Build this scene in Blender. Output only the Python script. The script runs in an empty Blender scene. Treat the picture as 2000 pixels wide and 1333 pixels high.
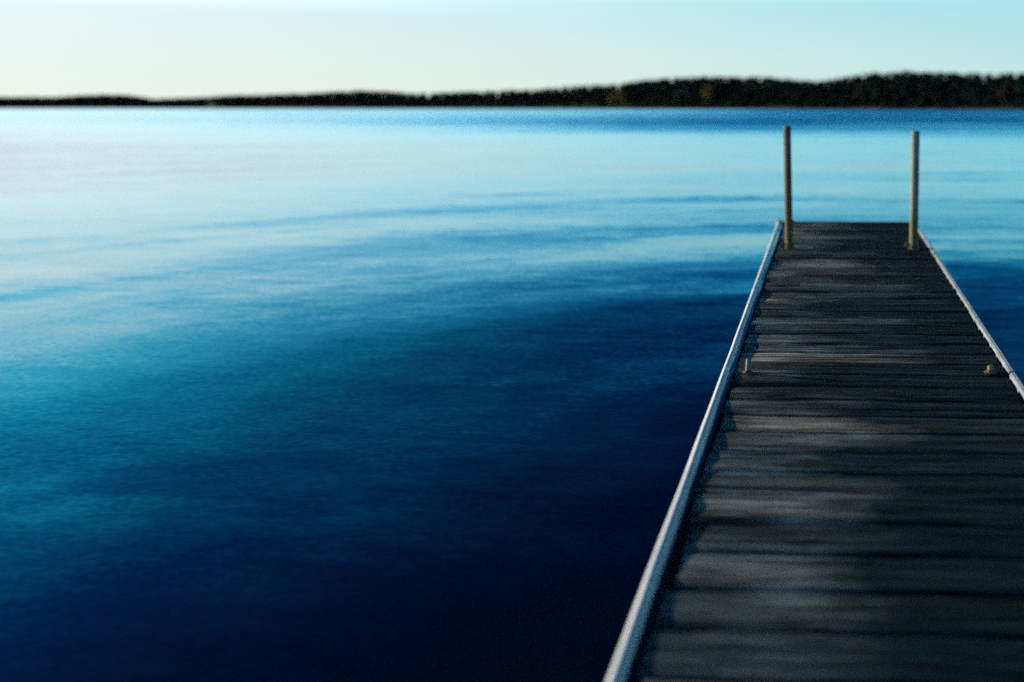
import bpy, bmesh, math, random
from mathutils import Vector, Matrix, noise
R = math.radians
S = bpy.context.scene
COL = S.collection

# ------------------------------------------------------------------ camera
F = 1944.0                      # focal length in pixels of the 2000 px wide photograph
CX, CY = 1530.0, 211.0          # principal point (shifted lens), pixels
YAW = R(2.6)
CAMZ = 1.25                     # above the water; the deck is 0.35 above the water
DECK = 0.35
cd = bpy.data.cameras.new("camera")
cam = bpy.data.objects.new("camera", cd)
COL.objects.link(cam)
S.camera = cam
cd.sensor_width = 36
cd.lens = 35
cd.shift_x = -(CX - 1000) / 2000
cd.shift_y = -(666.5 - CY) / 2000
cd.clip_start = 0.05
cd.clip_end = 30000
cam.location = (0, 0, CAMZ)
cam.rotation_euler = (R(90), 0, YAW)
cd.dof.use_dof = True
cd.dof.focus_distance = 3.75
cd.dof.aperture_fstop = 1.25
cd.dof.aperture_blades = 0

# ------------------------------------------------------------------ light
SUN_EL, SUN_AZ = 10.0, -78.0    # azimuth from +Y, negative to the left
w = bpy.data.worlds.new("World")
S.world = w
w.use_nodes = True
nt = w.node_tree
L = nt.links.new
bg = nt.nodes['Background']


def wn(t, **k):
    n = nt.nodes.new(t)
    for a, b in k.items():
        setattr(n, a, b)
    return n


def wm(op, a, b=None, c=None, clamp=False):
    n = wn('ShaderNodeMath', operation=op)
    n.use_clamp = clamp
    for i, v in enumerate((a, b, c)):
        if v is None:
            continue
        if isinstance(v, (int, float)):
            n.inputs[i].default_value = v
        else:
            L(v, n.inputs[i])
    return n.outputs[0]


sky = wn('ShaderNodeTexSky', sky_type='NISHITA')
sky.sun_disc = False
sky.sun_elevation = R(SUN_EL)
sky.sun_rotation = R(SUN_AZ)
sky.air_density = 1.0
sky.dust_density = 0.3
sky.ozone_density = 6.0
# the low bright band of an autumn evening sky: bright towards the sun and the horizon,
# quickly falling to a deep blue overhead
tc = wn('ShaderNodeTexCoord')
sp = wn('ShaderNodeSeparateXYZ')
L(tc.outputs['Generated'], sp.inputs[0])
x, y, z = sp.outputs
el = wm('MULTIPLY', wm('ARCSINE', z), 180 / math.pi)
hl = wm('SQRT', wm('ADD', wm('ADD', wm('MULTIPLY', x, x), wm('MULTIPLY', y, y)), 1e-5))
sx, sy = math.sin(R(SUN_AZ)), math.cos(R(SUN_AZ))
cosd = wm('DIVIDE', wm('ADD', wm('MULTIPLY', x, sx), wm('MULTIPLY', y, sy)), hl)
cosd = wm('MAXIMUM', cosd, -0.25)
fac = wm('POWER', wm('DIVIDE', wm('MAXIMUM', el, 0.0), 90.0, clamp=True), 0.5)
STR = 0.1
# radiance against elevation (degrees): towards the sun, between, and away from it
SKY = [
    [(0, (0.9, 0.93, 0.82)), (3, (0.86, 0.95, 0.92)), (4.8, (0.84, 0.96, 0.98)), (5.6, (1.0, 1.22, 1.28)), (7.5, (1.265, 1.667, 1.748)), (10.7, (1.15, 1.75, 1.95)), (12.9, (0.62, 1.7, 2.15)), (14.9, (0.14, 1.45, 2.1)), (17.9, (0.02, 1.05, 1.8)), (21.9, (0.006, 0.45, 1.15)), (25.9, (0.002, 0.15, 0.65)), (31.9, (0.001, 0.03, 0.22)), (40, (0.001, 0.01, 0.08)), (90, (0.002, 0.012, 0.03))],
    [(0, (0.84, 0.89, 0.78)), (3, (0.73, 0.9, 0.85)), (6, (0.6, 0.88, 0.92)), (6.6, (0.8, 1.22, 1.3)), (10.1, (0.632, 1.472, 1.725)), (11.9, (0.103, 0.989, 1.61)), (14.9, (0.006, 0.38, 1.0)), (19.5, (0.001, 0.038, 0.26)), (26.9, (0.001, 0.005, 0.06)), (40, (0.001, 0.009, 0.04)), (90, (0.002, 0.012, 0.03))],
    [(0, (0.62, 0.82, 0.75)), (3, (0.52, 0.81, 0.82)), (6, (0.41, 0.78, 0.88)), (7.2, (0.454, 1.188, 1.35)), (10.1, (0.173, 0.95, 1.296)), (11.9, (0.02, 0.58, 1.05)), (14.9, (0.002, 0.19, 0.58)), (20.9, (0.001, 0.022, 0.14)), (40, (0.001, 0.009, 0.04)), (90, (0.002, 0.012, 0.03))]]
outs = []
for tab in SKY:
    ramp = wn('ShaderNodeValToRGB')
    L(fac, ramp.inputs[0])
    els = ramp.color_ramp.elements
    while len(els) > 1:
        els.remove(els[-1])
    for i, (uu, c) in enumerate(tab):
        p = (uu / 90.0) ** 0.5
        e = els[0] if i == 0 else els.new(p)
        e.position = p
        e.color = [v / 2.5 for v in c] + [1]
    outs.append(ramp.outputs[0])


def wmix(f, a, b):
    n = wn('ShaderNodeMix', data_type='RGBA')
    L(f, n.inputs[0])
    L(a, n.inputs[6])
    L(b, n.inputs[7])
    return n.outputs[2]


f1 = wm('DIVIDE', wm('SUBTRACT', cosd, -.05), .60, clamp=True)
f2 = wm('POWER', wm('DIVIDE', wm('SUBTRACT', cosd, .25), .527, clamp=True), 2.3)
grad = wmix(f2, wmix(f1, outs[2], outs[1]), outs[0])
sc = wn('ShaderNodeVectorMath', operation='SCALE')
L(grad, sc.inputs[0])
sc.inputs['Scale'].default_value = 2.5 / STR
mx = wn('ShaderNodeMix', data_type='RGBA')
mx.inputs[0].default_value = .94
L(sky.outputs[0], mx.inputs[6])
L(sc.outputs[0], mx.inputs[7])
L(mx.outputs[2], bg.inputs['Color'])
bg.inputs['Strength'].default_value = STR

sd = bpy.data.lights.new("sun", 'SUN')
sun = bpy.data.objects.new("sun", sd)
COL.objects.link(sun)
sd.energy = 4.8
sd.angle = R(0.6)
sd.color = (1.0, 0.86, 0.69)
dv = Vector((sx * math.cos(R(SUN_EL)), sy * math.cos(R(SUN_EL)), math.sin(R(SUN_EL))))
sun.rotation_euler = dv.to_track_quat('Z', 'Y').to_euler()
sun.location = (-20, 5, 12)

S.view_settings.view_transform = 'Standard'
S.view_settings.look = 'None'
S.view_settings.exposure = 0.0
S.view_settings.gamma = 1.0
S.render.engine = 'CYCLES'
S.cycles.use_denoising = False
S.cycles.use_adaptive_sampling = True
S.cycles.adaptive_threshold = 0.035
S.cycles.adaptive_min_samples = 10
S.cycles.max_bounces = 6
S.cycles.sample_clamp_indirect = 4

# ------------------------------------------------------------------ helpers


def tag(o, label=None, cat=None, group=None, kind=None):
    if label:
        o['label'] = label
    if cat:
        o['category'] = cat
    if group:
        o['group'] = group
    if kind:
        o['kind'] = kind
    return o


def empty(name, loc=(0, 0, 0)):
    o = bpy.data.objects.new(name, None)
    COL.objects.link(o)
    o.location = loc
    return o


def link(name, bm, mat, parent=None, smooth=False, loc=None):
    me = bpy.data.meshes.new(name)
    bmesh.ops.recalc_face_normals(bm, faces=bm.faces)
    bm.to_mesh(me)
    bm.free()
    me.materials.append(mat)
    if smooth:
        for p in me.polygons:
            p.use_smooth = True
    o = bpy.data.objects.new(name, me)
    COL.objects.link(o)
    if loc:
        o.location = loc
    if parent:
        o.parent = parent
    return o


def box(bm, c, d, bev=0.0, seg=2):
    g = bmesh.ops.create_cube(bm, size=1)
    vs = g['verts']
    for v in vs:
        v.co = Vector((v.co.x * d[0] + c[0], v.co.y * d[1] + c[1], v.co.z * d[2] + c[2]))
    if bev:
        es = list({e for v in vs for e in v.link_edges})
        bmesh.ops.bevel(bm, geom=es, offset=bev, segments=seg, affect='EDGES', profile=0.7)


def lathe(bm, prof, n=32, c=(0, 0)):
    rings = []
    for r, zz in prof:
        if r < 1e-6:
            rings.append([bm.verts.new((c[0], c[1], zz))])
        else:
            rings.append([bm.verts.new((c[0] + r * math.cos(2 * math.pi * i / n), c[1] + r * math.sin(2 * math.pi * i / n), zz)) for i in range(n)])
    for a, b in zip(rings, rings[1:]):
        for i in range(n):
            j = (i + 1) % n
            if len(a) == 1 and len(b) == 1:
                continue
            if len(a) == 1:
                bm.faces.new((a[0], b[i], b[j]))
            elif len(b) == 1:
                bm.faces.new((a[i], a[j], b[0]))
            else:
                bm.faces.new((a[i], a[j], b[j], b[i]))


def ground(px, py, h):
    """point of the photograph lying h below the camera, in world x, y"""
    D = F * h / (py - CY)
    X = (px - CX) / F * D
    c, s = math.cos(YAW), math.sin(YAW)
    return X * c - D * s, X * s + D * c


def far(px, D):
    X = (px - CX) / F * D
    c, s = math.cos(YAW), math.sin(YAW)
    return X * c - D * s, X * s + D * c


# ------------------------------------------------------------------ materials


class M:
    def __init__(s, name):
        s.m = bpy.data.materials.new(name)
        s.m.use_nodes = True
        s.t = s.m.node_tree
        s.b = s.t.nodes['Principled BSDF']

    def n(s, t, **k):
        n = s.t.nodes.new(t)
        for a, b in k.items():
            setattr(n, a, b)
        return n

    def l(s, a, b):
        s.t.links.new(a, b)

    def math(s, op, a, b=None, clamp=False):
        n = s.n('ShaderNodeMath', operation=op)
        n.use_clamp = clamp
        for i, v in enumerate((a, b)):
            if v is None:
                continue
            if isinstance(v, (int, float)):
                n.inputs[i].default_value = v
            else:
                s.l(v, n.inputs[i])
        return n.outputs[0]

    def vmath(s, op, a, b):
        n = s.n('ShaderNodeVectorMath', operation=op)
        for i, v in enumerate((a, b)):
            if isinstance(v, (tuple, list)):
                n.inputs[i].default_value = v
            else:
                s.l(v, n.inputs[i])
        return n.outputs[0]

    def noise(s, vec, scale, detail=3, rough=.5, sc=None, loc=None, rot=None):
        if sc or loc or rot:
            mp = s.n('ShaderNodeMapping')
            if sc:
                mp.inputs['Scale'].default_value = sc
            if rot:
                mp.inputs['Rotation'].default_value = rot
            if loc:
                mp.inputs['Location'].default_value = loc
            s.l(vec, mp.inputs[0])
            vec = mp.outputs[0]
        n = s.n('ShaderNodeTexNoise')
        n.inputs['Scale'].default_value = scale
        n.inputs['Detail'].default_value = detail
        n.inputs['Roughness'].default_value = rough
        s.l(vec, n.inputs['Vector'])
        return n

    def ramp(s, f, stops):
        n = s.n('ShaderNodeValToRGB')
        e = n.color_ramp.elements
        while len(e) > 1:
            e.remove(e[-1])
        for i, (p, c) in enumerate(stops):
            x = e[0] if i == 0 else e.new(p)
            x.position = p
            if isinstance(c, (int, float)):
                c = (c, c, c)
            x.color = (*c, 1)
        s.l(f, n.inputs[0])
        return n.outputs[0]

    def mix(s, f, a, b, mode='MIX'):
        n = s.n('ShaderNodeMix', data_type='RGBA', blend_type=mode)
        for i, v in ((0, f), (6, a), (7, b)):
            if isinstance(v, (int, float)):
                n.inputs[i].default_value = v
            elif isinstance(v, tuple):
                n.inputs[i].default_value = (*v, 1)
            else:
                s.l(v, n.inputs[i])
        return n.outputs[2]

    def bump(s, h, dist, strength=1.0):
        n = s.n('ShaderNodeBump')
        n.inputs['Distance'].default_value = dist
        n.inputs['Strength'].default_value = strength
        s.l(h, n.inputs['Height'])
        s.l(n.outputs[0], s.b.inputs['Normal'])


def mat_water():
    m = M("lake_water")
    pos = m.n('ShaderNodeNewGeometry').outputs['Position']
    sep = m.n('ShaderNodeSeparateXYZ')
    m.l(pos, sep.inputs[0])
    X, Y = sep.outputs[0], sep.outputs[1]

    def slope(scale, amp, sc, rot=(0, 0, 0), detail=2, rough=.5, loc=(0, 0, 0), mask=None):
        n = m.noise(pos, scale, detail, rough, sc, loc, rot)
        v = m.vmath('SUBTRACT', n.outputs['Color'], (.5, .5, .5))
        v = m.vmath('MULTIPLY', v, (amp[0], amp[1], 0))
        if mask is not None:
            q = m.n('ShaderNodeVectorMath', operation='SCALE')
            m.l(v, q.inputs[0])
            m.l(mask, q.inputs['Scale'])
            v = q.outputs[0]
        return v
    # wind-ruffled lane far out on the lake, narrower towards the left
    band = m.n('ShaderNodeMapRange', interpolation_type='SMOOTHSTEP')
    wob = m.noise(pos, .035, 3, .5, (.35, 1, 1)).outputs[0]
    yy = m.math('ADD', Y, m.math('MULTIPLY', m.math('SUBTRACT', wob, .5), 48))
    m.l(yy, band.inputs[0])
    band.inputs[1].default_value = 10
    band.inputs[2].default_value = 95
    band.inputs[3].default_value = 0
    band.inputs[4].default_value = 1
    streak = m.noise(pos, .22, 4, .6, (.10, 1, 1), (3, 7, 0)).outputs[0]
    patch = m.ramp(streak, [(.34, .40), (.64, 1.05)])
    side = m.n('ShaderNodeMapRange', interpolation_type='SMOOTHSTEP')
    m.l(X, side.inputs[0])
    side.inputs[1].default_value = -60
    side.inputs[2].default_value = -4
    side.inputs[3].default_value = .68
    side.inputs[4].default_value = 1
    ruff = m.math('MULTIPLY', m.math('MULTIPLY', band.outputs[0], patch), side.outputs[0])
    near = m.noise(pos, .35, 3, .55, (.35, 1, 1), (11, 2, 0), (0, 0, R(-14))).outputs[0]
    calm = m.ramp(near, [(.35, .35), (.65, 1.3)])
    # long low rings running out from the jetty
    dx = m.math('SUBTRACT', X, 1.3)
    dy = m.math('SUBTRACT', Y, 3.1)
    rr = m.math('SQRT', m.math('ADD', m.math('MULTIPLY', dx, dx), m.math('MULTIPLY', dy, dy)))
    th = m.math('ARCTAN2', dy, dx)
    pol = m.n('ShaderNodeCombineXYZ')
    m.l(rr, pol.inputs[0])
    m.l(m.math('MULTIPLY', th, 1.9), pol.inputs[1])
    rad = m.n('ShaderNodeCombineXYZ')
    m.l(m.math('DIVIDE', dx, rr), rad.inputs[0])
    m.l(m.math('DIVIDE', dy, rr), rad.inputs[1])

    q2 = m.math('DIVIDE', rr, 11.0)
    fall = m.math('DIVIDE', 1.0, m.math('ADD', m.math('MULTIPLY', q2, q2), 1.0))

    def ring(scale, amp, sc, loc, detail=1, mask=None):
        f = m.noise(pol.outputs[0], scale, detail, .5, sc, loc).outputs[0]
        f = m.math('MULTIPLY', m.math('SUBTRACT', f, .5), m.math('MULTIPLY', fall, amp))
        if mask is not None:
            f = m.math('MULTIPLY', f, mask)
        q = m.n('ShaderNodeVectorMath', operation='SCALE')
        m.l(rad.outputs[0], q.inputs[0])
        m.l(f, q.inputs['Scale'])
        return q.outputs[0]
    tot = ring(.42, .115, (1, .8, 1), (2.2, 5, 0))
    tot = m.vmath('ADD', tot, ring(1.5, .11, (1, .5, 1), (7, 1, 0), 2, calm))
    for a in (slope(1.7, (.03, .05), (.20, 1, 1), (0, 0, R(-9)), 2, .5, (5, 1, 0), calm),
              slope(9, (.04, .06), (.35, 1, 1), (0, 0, R(8)), 3, .6, (1, 9, 0), calm),
              slope(60, (.05, .06), (.6, 1, 1), (0, 0, 0), 2, .6, (2, 3, 0)),
              slope(3, (.04, .10), (.3, 1, 1), (0, 0, 0), 3, .6, (8, 3, 0), ruff)):
        tot = m.vmath('ADD', tot, a)
    # the faces of the wind waves lean against the breeze
    lean = m.n('ShaderNodeCombineXYZ')
    m.l(m.math('MULTIPLY', m.math('ADD', m.math('MULTIPLY', ruff, .125), .036), -1.0), lean.inputs[1])
    tot = m.vmath('ADD', tot, lean.outputs[0])
    nrm = m.vmath('ADD', tot, (0, 0, 1))
    nn = m.n('ShaderNodeVectorMath', operation='NORMALIZE')
    m.l(nrm, nn.inputs[0])
    b = m.b
    b.inputs['Base Color'].default_value = (0.0, 0.004, 0.016, 1)
    m.l(m.math('ADD', m.math('MULTIPLY', ruff, .06), .035), b.inputs['Roughness'])
    b.inputs['IOR'].default_value = 1.333
    m.l(nn.outputs[0], b.inputs['Normal'])
    return m.m


def mat_plank():
    m = M("weathered_deck_board")
    oi = m.n('ShaderNodeObjectInfo')
    tcn = m.n('ShaderNodeTexCoord').outputs['Object']
    off = m.n('ShaderNodeCombineXYZ')
    m.l(m.math('MULTIPLY', oi.outputs['Random'], 37.0), off.inputs[0])
    m.l(m.math('MULTIPLY', oi.outputs['Random'], 91.0), off.inputs[2])
    v = m.vmath('ADD', tcn, off.outputs[0])
    pos = m.n('ShaderNodeNewGeometry').outputs['Position']
    grain = m.noise(v, 9, 6, .65, (.35, 7, 5)).outputs[0]
    fine = m.noise(v, 60, 4, .7, (.12, 3, 3)).outputs[0]
    blot = m.noise(pos, 3.1, 4, .6, (.6, 1.6, 1)).outputs[0]
    shade_patch = m.noise(pos, 1.5, 5, .6, (.7, 1.5, 1), (9, 5.3, 0)).outputs[0]
    wav = m.n('ShaderNodeTexWave', wave_type='BANDS', bands_direction='Y')
    wav.inputs['Scale'].default_value = 9
    wav.inputs['Distortion'].default_value = 5
    wav.inputs['Detail'].default_value = 3
    mp = m.n('ShaderNodeMapping')
    mp.inputs['Scale'].default_value = (.25, 1, 1)
    m.l(v, mp.inputs[0])
    m.l(mp.outputs[0], wav.inputs[0])
    board = m.ramp(oi.outputs['Random'], [(0, (.12, .16, .17)), (.25, (.38, .41, .39)), (.5, (.20, .24, .25)), (.75, (.60, .54, .46)), (1, (.16, .20, .21))])
    c = m.mix(1.0, board, m.ramp(grain, [(.34, .30), (.50, .80), (.66, 1.30)]), 'MULTIPLY')
    c = m.mix(.5, c, m.ramp(fine, [(.35, .35), (.6, 1.1)]), 'MULTIPLY')
    c = m.mix(1.0, c, m.ramp(blot, [(.38, .40), (.60, 1.15)]), 'MULTIPLY')
    # blue-green shade painted into the boards in patches, deeper at the near right
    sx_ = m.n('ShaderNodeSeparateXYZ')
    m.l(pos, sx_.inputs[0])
    st = m.math('ADD', shade_patch, m.math('MULTIPLY', sx_.outputs[0], .40))
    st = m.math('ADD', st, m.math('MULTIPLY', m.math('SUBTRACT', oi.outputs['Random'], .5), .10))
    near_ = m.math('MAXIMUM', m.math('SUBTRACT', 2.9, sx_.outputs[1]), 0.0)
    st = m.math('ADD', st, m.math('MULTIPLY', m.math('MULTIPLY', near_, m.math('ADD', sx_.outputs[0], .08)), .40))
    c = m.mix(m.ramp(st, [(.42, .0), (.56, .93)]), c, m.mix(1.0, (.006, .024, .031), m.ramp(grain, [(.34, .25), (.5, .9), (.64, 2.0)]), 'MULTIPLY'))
    c = m.mix(1.0, c, m.ramp(m.noise(v, 26, 4, .7, (.25, 2.2, 1)).outputs[0], [(.34, .45), (.5, 1.0), (.66, 1.45)]), 'MULTIPLY')
    crack = m.noise(v, 3.2, 5, .75, (.16, 9, 1)).outputs[0]
    c = m.mix(1.0, c, m.ramp(crack, [(.38, .15), (.46, .9), (.62, 1.0)]), 'MULTIPLY')
    # long splits running along each board
    so = m.n('ShaderNodeSeparateXYZ')
    m.l(tcn, so.inputs[0])
    wv = m.noise(v, 1.0, 3, .6, (2.2, 0, 1)).outputs[0]
    for kk, wd in ((7.3, .0016), (13.7, .0024)):
        fr = m.math('SUBTRACT', m.math('FRACT', m.math('MULTIPLY', oi.outputs['Random'], kk)), .5)
        d = m.math('SUBTRACT', so.outputs[1], m.math('ADD', m.math('MULTIPLY', fr, .09), m.math('MULTIPLY', m.math('SUBTRACT', wv, .5), .022)))
        d = m.math('ABSOLUTE', d)
        pres = m.math('MULTIPLY', m.math('SUBTRACT', m.noise(v, 2.3, 2, .5, (1, .2, 1), (kk, 0, 0)).outputs[0], .38), wd * 8)
        c = m.mix(m.math('MULTIPLY', m.math('DIVIDE', m.math('SUBTRACT', pres, d), wd, clamp=True), .9), c, (.008, .012, .014))
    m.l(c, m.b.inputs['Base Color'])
    m.b.inputs['Roughness'].default_value = .95
    m.b.inputs['Specular IOR Level'].default_value = .04
    h = m.math('ADD', m.math('MULTIPLY', grain, .7), m.math('MULTIPLY', wav.outputs[0], .25))
    h = m.math('ADD', h, m.math('MULTIPLY', fine, .3))
    m.bump(m.math('ADD', h, m.math('MULTIPLY', crack, .5)), .0042, .8)
    return m.m


def mat_dark_wood():
    m = M("dark_wet_timber")
    tcn = m.n('ShaderNodeTexCoord').outputs['Object']
    g = m.noise(tcn, 8, 5, .6, (1, 1, 4)).outputs[0]
    m.l(m.ramp(g, [(.3, (.012, .012, .012)), (.7, (.05, .045, .04))]), m.b.inputs['Base Color'])
    m.b.inputs['Roughness'].default_value = .8
    m.bump(g, .004)
    return m.m


def mat_metal(name, lo, hi, rough=.5, metal=.0, low=None, z0=0, z1=1):
    """weathered metal; low = colour of a crust between heights z0 and z1 of the object"""
    m = M(name)
    tcn = m.n('ShaderNodeTexCoord').outputs['Object']
    g = m.noise(tcn, 14, 5, .65, (1, .35, 1)).outputs[0]
    c = m.ramp(g, [(.32, lo), (.62, hi)])
    if low:
        sep = m.n('ShaderNodeSeparateXYZ')
        m.l(tcn, sep.inputs[0])
        zz = m.math('ADD', sep.outputs[2], m.math('MULTIPLY', m.math('SUBTRACT', m.noise(tcn, 9, 3).outputs[0], .5), .35))
        mr = m.n('ShaderNodeMapRange', interpolation_type='SMOOTHSTEP')
        m.l(zz, mr.inputs[0])
        mr.inputs[1].default_value = z0
        mr.inputs[2].default_value = z1
        mr.inputs[3].default_value = 1
        mr.inputs[4].default_value = 0
        c = m.mix(mr.outputs[0], c, low)
    m.l(c, m.b.inputs['Base Color'])
    m.b.inputs['Roughness'].default_value = rough
    m.b.inputs['Metallic'].default_value = metal
    m.bump(g, .002, .6)
    return m.m


def mat_leaf(name, stops):
    m = M(name)
    pos = m.n('ShaderNodeNewGeometry').outputs['Position']
    a = m.noise(pos, .09, 3, .6).outputs[0]
    b2 = m.noise(pos, .9, 2, .6).outputs[0]
    f = m.math('ADD', m.math('MULTIPLY', a, .6), m.math('MULTIPLY', b2, .4))
    m.l(m.ramp(f, stops), m.b.inputs['Base Color'])
    m.b.inputs['Roughness'].default_value = .8
    m.b.inputs['Specular IOR Level'].default_value = .1
    return m.m


def mat_ground():
    m = M("shore_ground")
    pos = m.n('ShaderNodeNewGeometry').outputs['Position']
    a = m.noise(pos, .2, 5, .6).outputs[0]
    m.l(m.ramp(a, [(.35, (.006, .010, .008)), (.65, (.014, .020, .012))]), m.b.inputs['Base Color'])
    m.b.inputs['Roughness'].default_value = .95
    m.bump(a, .5)
    return m.m


W_WATER = mat_water()
W_PLANK = mat_plank()
W_DARK = mat_dark_wood()
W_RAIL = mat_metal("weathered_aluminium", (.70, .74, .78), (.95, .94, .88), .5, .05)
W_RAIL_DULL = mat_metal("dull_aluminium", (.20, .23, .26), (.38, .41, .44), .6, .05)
W_POST = mat_metal("galvanised_steel", (.045, .045, .042), (.15, .14, .115), .7, .0, low=(.10, .08, .012), z0=.12, z1=.75)
W_POST_PALE = mat_metal("bare_galvanised_steel", (.14, .165, .16), (.25, .28, .265), .6, .1, low=(.11, .10, .025), z0=.10, z1=.42)
W_RUST = mat_metal("rusty_iron", (.06, .04, .02), (.18, .12, .04), .7, .0)
W_YEL = mat_metal("ochre_cap", (.16, .10, .02), (.30, .20, .04), .6, .0)
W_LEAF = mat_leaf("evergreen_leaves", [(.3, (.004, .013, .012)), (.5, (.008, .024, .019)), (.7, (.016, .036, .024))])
W_OCHRE = mat_leaf("autumn_leaves", [(.3, (.13, .075, .018)), (.6, (.29, .165, .035))])
W_RUSSET = mat_leaf("russet_leaves", [(.3, (.025, .018, .010)), (.6, (.055, .035, .018))])
W_PALE = mat_leaf("pale_leaves", [(.3, (.06, .07, .04)), (.6, (.13, .15, .08))])
W_BARK = mat_leaf("bark", [(.3, (.03, .025, .02)), (.7, (.08, .065, .05))])
W_GROUND = mat_ground()

# ------------------------------------------------------------------ water and far shore
bm = bmesh.new()
bmesh.ops.create_grid(bm, x_segments=2, y_segments=2, size=12000)
wo = link("water", bm, W_WATER)
tag(wo, "calm blue lake water with soft long ripples", kind='structure')

PROF = [(-900, 190.0), (-300, 187.0), (0, 190.0), (100, 190.0), (200, 185.0), (250, 186.0), (300, 194.0), (400, 190.0), (450, 187.0), (500, 186.5), (600, 182.5), (700, 177.5), (750, 178.5), (800, 183.5), (850, 182.5), (950, 178.5), (1050, 175.5), (1150, 167.5), (1200, 165.5), (1250, 159.5), (1300, 154.5), (1400, 151.5), (1500, 152.5), (1560, 157.5), (1600, 159.5), (1650, 152.5), (1700, 144.5), (1750, 141.5), (1850, 144.5), (2000, 145.5), (2300, 140.5), (2900, 144.5)]
DIST = [(-900, 2300), (0, 2000), (400, 1700), (430, 1450), (700, 1250), (1000, 1050), (1300, 850), (1600, 720), (2000, 600), (2900, 480)]


def lin(tab, v):
    if v <= tab[0][0]:
        return tab[0][1]
    for (a, ca), (b, cb) in zip(tab, tab[1:]):
        if a <= v <= b:
            return ca + (cb - ca) * (v - a) / (b - a)
    return tab[-1][1]


def top_z(px, D):
    return CAMZ + (CY - lin(PROF, px)) * D / F


def land(px, off):
    """height of the ground off metres behind the waterline"""
    H = top_z(px, lin(DIST, px))
    return -0.6 + min(1.0, max(0, off) / 70) ** .8 * (0.74 * H) + (0.9 if off > 1 else 0)


bm = bmesh.new()
offs = [-6, 2, 12, 30, 60, 90, 200, 500]
rows = []
px = -900
while px <= 2900:
    D = lin(DIST, px)
    r = []
    for o in offs:
        xx, yy = far(px, D + o)
        r.append(bm.verts.new((xx, yy, land(px, o) + noise.noise(Vector((xx * .03, yy * .03, 1))) * .5)))
    rows.append(r)
    px += 20
for a, b in zip(rows, rows[1:]):
    for i in range(len(offs) - 1):
        bm.faces.new((a[i], b[i], b[i + 1], a[i + 1]))
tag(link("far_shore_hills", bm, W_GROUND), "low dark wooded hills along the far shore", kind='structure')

rnd = random.Random(7)


def crown_into(V, Fc, x, y, z0, h, r, n, conifer=False, size=1.0):
    """leaf clumps (small bent fans) spread through an uneven crown"""
    lobes = [(rnd.uniform(-.45, .45) * r, rnd.uniform(-.45, .45) * r, z0 + h * rnd.uniform(.35, .85), r * rnd.uniform(.4, .7)) for _ in range(5)]
    for i in range(n):
        if conifer:
            t = rnd.random() ** .8
            rr = r * (1 - t) * rnd.uniform(.4, 1.05)
            a = rnd.uniform(0, 6.283)
            p = Vector((x + rr * math.cos(a), y + rr * math.sin(a), z0 + .06 * h + t * h * .94))
        else:
            if rnd.random() < .3:
                t = rnd.random()
                rr = r * .8 * math.sqrt(rnd.random())
                a = rnd.uniform(0, 6.283)
                p = Vector((x + rr * math.cos(a), y + rr * math.sin(a), z0 + t * h * .6))
            else:
                lx, ly, lz, lr = rnd.choice(lobes)
                d = Vector((rnd.gauss(0, 1), rnd.gauss(0, 1), rnd.gauss(0, 1))).normalized() * lr * rnd.uniform(.55, 1.05)
                p = Vector((x + lx, y + ly, lz)) + d
                p.z = min(p.z, z0 + h)
        s = size * rnd.uniform(.6, 1.25)
        ax = Vector((rnd.gauss(0, 1), rnd.gauss(0, 1), rnd.gauss(0, .6))).normalized()
        bx = ax.cross(Vector((rnd.gauss(0, 1), rnd.gauss(0, 1), rnd.gauss(0, 1)))).normalized()
        k = len(V)
        V.extend([p + ax * s, p + bx * s * .8, p - ax * s * .9, p - bx * s * .7, p + ax.cross(bx) * s * .5])
        Fc.extend([(k, k + 1, k + 4), (k + 1, k + 2, k + 4), (k + 2, k + 3, k + 4), (k + 3, k, k + 4)])


def trunk_into(V, Fc, x, y, z0, h, r):
    k = len(V)
    for lvl, (t, s) in enumerate(((0, 1), (.5, .65), (.9, .2))):
        for i in range(6):
            a = i / 6 * 6.283
            V.append(Vector((x + r * s * math.cos(a) + .1 * lvl, y + r * s * math.sin(a), z0 + h * t)))
    for l in range(2):
        for i in range(6):
            j = (i + 1) % 6
            Fc.append((k + l * 6 + i, k + l * 6 + j, k + l * 6 + 6 + j, k + l * 6 + 6 + i))
    for q in range(4):                                   # limbs
        a = rnd.uniform(0, 6.283)
        zb = z0 + h * rnd.uniform(.35, .7)
        ln = h * rnd.uniform(.15, .25)
        e = Vector((x + ln * math.cos(a), y + ln * math.sin(a), zb + ln * .8))
        b = Vector((x, y, zb))
        k = len(V)
        rr = r * .35
        V.extend([b + Vector((rr, 0, 0)), b + Vector((-rr, rr, 0)), b + Vector((-rr, -rr, 0)), e])
        Fc.extend([(k, k + 1, k + 3), (k + 1, k + 2, k + 3), (k + 2, k, k + 3)])


def raw(name, V, Fc, mats, idx=None, parent=None):
    me = bpy.data.meshes.new(name)
    me.from_pydata([tuple(v) for v in V], [], Fc)
    for mm in mats:
        me.materials.append(mm)
    if idx is not None:
        me.polygons.foreach_set('material_index', idx)
    me.update()
    o = bpy.data.objects.new(name, me)
    COL.objects.link(o)
    if parent:
        o.parent = parent
    return o


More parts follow.
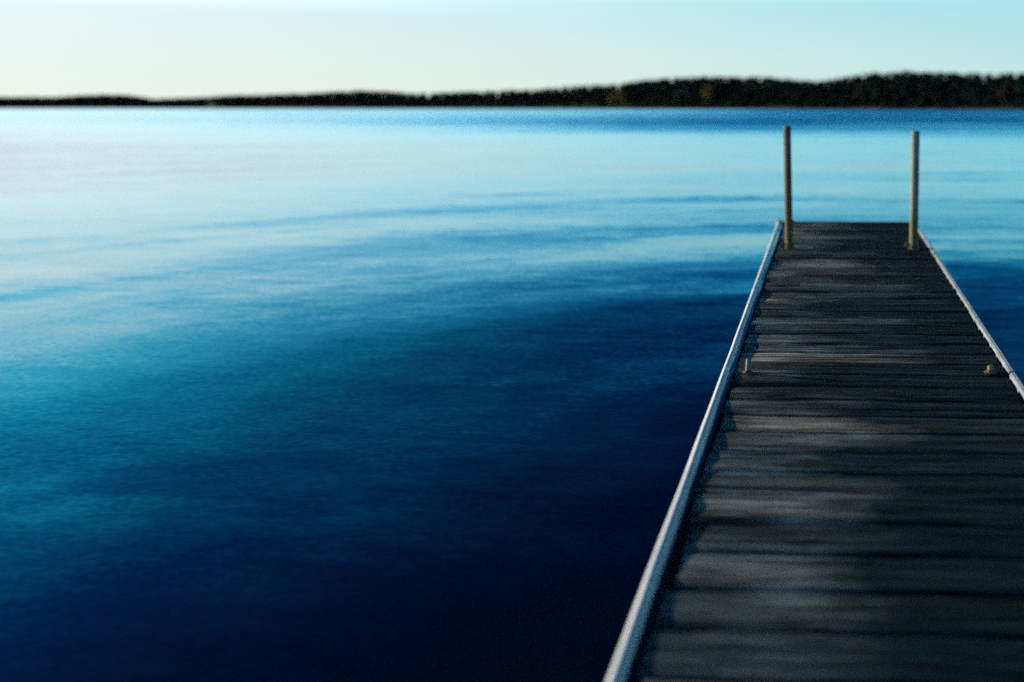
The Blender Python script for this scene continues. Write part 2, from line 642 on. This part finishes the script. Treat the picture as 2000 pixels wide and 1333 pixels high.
def wood(name, label, pa, pb):
    V, Fc, idx = [], [], []
    px = pa
    while px < pb:
        D0 = lin(DIST, px)
        step = (4.2 if D0 < 900 else 6.0) / D0 * F
        for row in range(5):
            pp = px + rnd.uniform(-.5, .5) * step
            off = (2, 14, 32, 55, 78)[row] + rnd.uniform(-3, 3)
            D = D0 + off
            z0 = land(pp, off) - .3
            zt = top_z(pp, D)
            hh = zt - z0
            if row == 0:
                hh *= rnd.uniform(.3, .6)
            elif row == 1:
                hh *= rnd.uniform(.6, .95)
            else:
                hh *= rnd.uniform(.95, 1.06)
            hh = max(4.5, hh)
            xx, yy = far(pp, D)
            con = rnd.random() < .3
            r = (hh * .18 + 1.6) if con else (hh * .3 + 2.0)
            n = 85
            f0 = len(Fc)
            trunk_into(V, Fc, xx, yy, z0, hh * .9, .12 + hh * .012)
            idx += [1] * (len(Fc) - f0)
            f0 = len(Fc)
            crown_into(V, Fc, xx, yy, z0 + hh * .04, hh * .96, r, n, con, .7 + hh * .055)
            idx += [0] * (len(Fc) - f0)
        px += step
    o = raw(name, V, Fc, [W_LEAF, W_BARK], idx)
    tag(o, label, "forest", kind='stuff')
    return o


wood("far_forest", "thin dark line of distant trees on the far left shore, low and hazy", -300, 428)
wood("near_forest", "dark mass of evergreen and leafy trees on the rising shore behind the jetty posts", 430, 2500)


def tree(px, off, ztop_px, rad, mat, label, n=260, group=None):
    D = lin(DIST, px) + off
    xx, yy = far(px, D)
    z0 = land(px, off) - .3
    zt = CAMZ + (CY - ztop_px) * D / F
    t = empty("autumn_tree", (xx, yy, z0))
    V, Fc = [], []
    trunk_into(V, Fc, 0, 0, 0, (zt - z0) * .85, .25)
    raw("trunk", V, Fc, [W_BARK], None, t)
    V, Fc = [], []
    crown_into(V, Fc, 0, 0, (zt - z0) * .25, (zt - z0) * .75, rad, n, False, .8)
    raw("crown", V, Fc, [mat], None, t)
    tag(t, label, "tree", group)
    return t


tree(1196, -3, 178, 8, W_OCHRE, "wide orange autumn tree low in the dark wood, farther left than the round orange one")
tree(1214, -3, 174, 4.5, W_OCHRE, "narrow orange tree touching the right side of the wide orange autumn tree")
tree(1383, -4, 166, 5.5, W_OCHRE, "round bright orange tree in the dark wood left of the jetty's left post")
tree(1324, -1, 178, 3.2, W_PALE, "small pale grey-green tree between the two orange patches in the wood")
tree(728, -1, 188, 4.5, W_RUSSET, "dull russet tree on the bump of the middle shoreline")
tree(972, -1, 190, 4.0, W_RUSSET, "small reddish brown tree at the water's edge near the middle of the far shore")
tree(458, -3, 193, 9.0, W_RUSSET, "low brown spreading tree at the tip of the dark headland", 420)
tree(1962, -1, 170, 6.0, W_RUSSET, "faint brownish tree in the tall dark wood above the right-hand rail")

# ------------------------------------------------------------------ jetty
H = CAMZ - DECK


def left_x(Y):                      # centre line of the left rail as the photograph shows it
    return -.3365 - .0084 * (Y - 1.5)


def right_x(Y):
    return .600 + .0118 * (Y - 1.5)


END = 7.78
jet = empty("jetty", (0, 4, DECK))
tag(jet, "weathered plank jetty with pale metal edge rails and two upright pipe posts at its end", "jetty")


def rel(o):
    o.matrix_parent_inverse = Matrix.Translation((0, -4, -DECK))
    return o


PITCH = .1512
yb = 1.7115 - PITCH * 10
k = 0
prnd = random.Random(3)
while yb + PITCH < END - .02:
    yc = yb + PITCH / 2
    wdt = PITCH - prnd.uniform(.007, .018)
    x0 = left_x(yc) + .040 + prnd.uniform(-.008, .010)
    x1 = right_x(yc) - .022 + prnd.uniform(-.005, .003)
    bm = bmesh.new()
    ln = x1 - x0
    nseg = 30
    zt = prnd.uniform(-.002, .002)
    tw = prnd.uniform(-.011, .011)
    cup = prnd.uniform(-.001, .004)
    sec = [(-.5, -.028), (-.5, -.008), (-.475, -.002), (-.3, .0), (0, .0), (.3, .0), (.475, -.002), (.5, -.008), (.5, -.028)]
    rings = []
    for i in range(nseg + 1):
        t = i / nseg
        ring = []
        for (sy_, sz_) in sec:
            e = 0.002 * noise.noise(Vector((t * 9 + k * 3.3, sy_ * 3, 5)))
            hz = .0038 * noise.noise(Vector((t * 3.6 + k * 7.7, sy_ * 1.2, 9))) + .0012 * noise.noise(Vector((t * 11 + k * 2.1, sy_ * 2, 2)))
            c_ = cup * (1 - (sy_ * 2) ** 2) if sz_ > -.02 else 0
            sag = .002 * math.sin(t * 3.1 + k)
            ring.append(bm.verts.new((x0 + ln * t - (x0 + x1) / 2, sy_ * wdt + e + .0015 * math.sin(t * 4 + k * 2), sz_ + zt + tw * sy_ * wdt - c_ + sag + hz)))
        rings.append(ring)
    for a, b in zip(rings, rings[1:]):
        for i in range(len(sec)):
            j = (i + 1) % len(sec)
            bm.faces.new((a[i], b[i], b[j], a[j]))
    bm.faces.new(rings[0])
    bm.faces.new(list(reversed(rings[-1])))
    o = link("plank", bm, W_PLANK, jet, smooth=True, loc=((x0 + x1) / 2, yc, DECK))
    md = o.modifiers.new('edges', 'EDGE_SPLIT')
    md.split_angle = R(40)
    rel(o)
    yb += PITCH
    k += 1

JOINT = 3.40


def rail(fx, ya, yb_, side, mat):
    # two ridges with a groove, rounded shoulders, web hanging down outside the boards
    sec = [(-.0165, -.09), (-.0165, -.014), (-.015, -.006), (-.0115, .001), (-.0065, .0058), (-.001, .0074), (.0006, .005), (.0022, .0046),
           (.004, .0062), (.009, .0052), (.0135, .0022), (.016, -.003), (.0165, -.010), (.0165, -.016), (.012, -.018), (-.011, -.018), (-.012, -.09)]
    sec = [(a * .84, b) for a, b in sec]
    if side > 0:
        sec = [(-a, b) for a, b in sec][::-1]
    bm = bmesh.new()
    n = 40
    rings = []
    for i in range(n + 1):
        Y = ya + (yb_ - ya) * i / n
        wob = .0016 * noise.noise(Vector((Y * 2.3, side * 7, 0)))
        rings.append([bm.verts.new((fx(Y) + a + wob, Y, DECK + b + .003 + .0015 * noise.noise(Vector((Y * 1.7, side, 3))))) for a, b in sec])
    for a, b in zip(rings, rings[1:]):
        for i in range(len(sec)):
            j = (i + 1) % len(sec)
            bm.faces.new((a[i], b[i], b[j], a[j]))
    bm.faces.new(rings[0])
    bm.faces.new(list(reversed(rings[-1])))
    o = link("edge_rail", bm, mat, jet, smooth=True)
    md = o.modifiers.new("edges", 'EDGE_SPLIT')
    md.split_angle = R(50)
    rel(o)
    return o


rail(left_x, .25, JOINT - .002, -1, W_RAIL)
rail(left_x, JOINT + .002, END, -1, W_RAIL)
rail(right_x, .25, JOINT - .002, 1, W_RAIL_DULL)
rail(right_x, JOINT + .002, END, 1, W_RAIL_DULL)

# end board across the far end, and its corner bracket
bm = bmesh.new()
box(bm, ((left_x(END) + right_x(END)) / 2, END + .004, DECK - .035), (right_x(END) - left_x(END) - .05, .038, .092), .004)
rel(link("end_board", bm, W_DARK, jet))
bm = bmesh.new()
box(bm, (left_x(END) + .10, END - .035, DECK + .012), (.045, .05, .022), .004)
rel(link("cleat_block", bm, W_DARK, jet))
bm = bmesh.new()
box(bm, (left_x(END) - .004, END + .012, DECK + .006), (.05, .022, .05), .006)
rel(link("rail_end_cap", bm, W_RAIL, jet))
# stringers below
for fx in (lambda Y: left_x(Y) + .042, lambda Y: (left_x(Y) + right_x(Y)) / 2, lambda Y: right_x(Y) - .042):
    bm = bmesh.new()
    vs = []
    for Y in (.3, END - .03):
        for dx, dz in ((-.025, -.034), (.025, -.034), (.025, -.17), (-.025, -.17)):
            vs.append(bm.verts.new((fx(Y) + dx, Y, DECK + dz)))
    for i in range(4):
        j = (i + 1) % 4
        bm.faces.new((vs[i], vs[j], vs[j + 4], vs[i + 4]))
    bm.faces.new(vs[:4])
    bm.faces.new(vs[4:][::-1])
    rel(link("stringer", bm, W_DARK, jet))


def post(px, py, top_py, r, lean, label, mat):
    X, Y = ground(px, py, H)
    h = H - (top_py - CY) / (py - CY) * H
    bm = bmesh.new()
    lathe(bm, [(r, -1.9), (r, h - .006), (r - .002, h - .002), (r - .005, h), (r - .007, h - .002), (r - .007, h - .05), (0, h - .05)], 40)
    o = link("post", bm, mat, jet, smooth=True, loc=(X, Y, DECK))
    o.rotation_euler = lean
    md = o.modifiers.new("edges", 'EDGE_SPLIT')
    md.split_angle = R(50)
    rel(o)
    o['label'] = label
    bm = bmesh.new()
    lathe(bm, [(r + .001, .003), (r + .009, .004), (r + .009, .022), (r + .006, .026), (r + .001, .026)], 32)
    box(bm, (-r - .018, -.006, .018), (.024, .022, .022), .004)
    lathe(bm, [(.006, .02), (.006, .044), (0, .046)], 8, (-r - .018, -.006))
    link("collar", bm, W_RUST, o, smooth=False)
    bm = bmesh.new()
    box(bm, (0, 0, .0025), (r * 2 + .022, r * 2 + .022, .005), .0015)
    link("base_plate", bm, W_RUST, o)


post(1541, 487, 246, .0245, (0, R(-.9), 0), "galvanised pipe post with olive crust at its foot, standing on the left side of the jetty's end", W_POST)
post(1784, 487, 256, .0275, (0, R(1.0), 0), "galvanised pipe post standing beside the right-hand rail at the jetty's end", W_POST_PALE)


def stub(px, py, r, h, lean, top, label, yel=False):
    X, Y = ground(px, py, H)
    bm = bmesh.new()
    lathe(bm, [(r, -.25), (r, h - .003), (r - .002, h), (0, h)], 24)
    o = link("pipe_stub", bm, top, jet, smooth=True, loc=(X, Y, DECK))
    md = o.modifiers.new("edges", 'EDGE_SPLIT')
    md.split_angle = R(50)
    o.rotation_euler = lean
    rel(o)
    o['label'] = label
    bm = bmesh.new()
    lathe(bm, [(r + .001, .002), (r + .006, .002), (r + .006, .010), (r + .001, .013)], 6)
    box(bm, (-.002, 0, .003), (r * 2 + .016, r * 2 + .016, .004), .001)
    link("nut", bm, W_RUST, o)


W_PIN = mat_metal("worn_steel_pin", (.10, .095, .08), (.22, .20, .16), .6, .2)
stub(1460, 731, .0085, .052, (0, R(4), 0), W_PIN, "short grey steel pin beside the left rail")
stub(1935, 729, .011, .026, (0, R(-3), 0), W_YEL, "short ochre pipe end beside the right rail")

# lower frame legs under the boards at the section joint
for px in (1460, 1935):
    X, Y = ground(px, 731, H)
    bm = bmesh.new()
    lathe(bm, [(.022, -2.2), (.022, -.20), (0, -.20)], 20)
    rel(link("under_leg", bm, W_POST, jet, loc=(X, Y, DECK)))
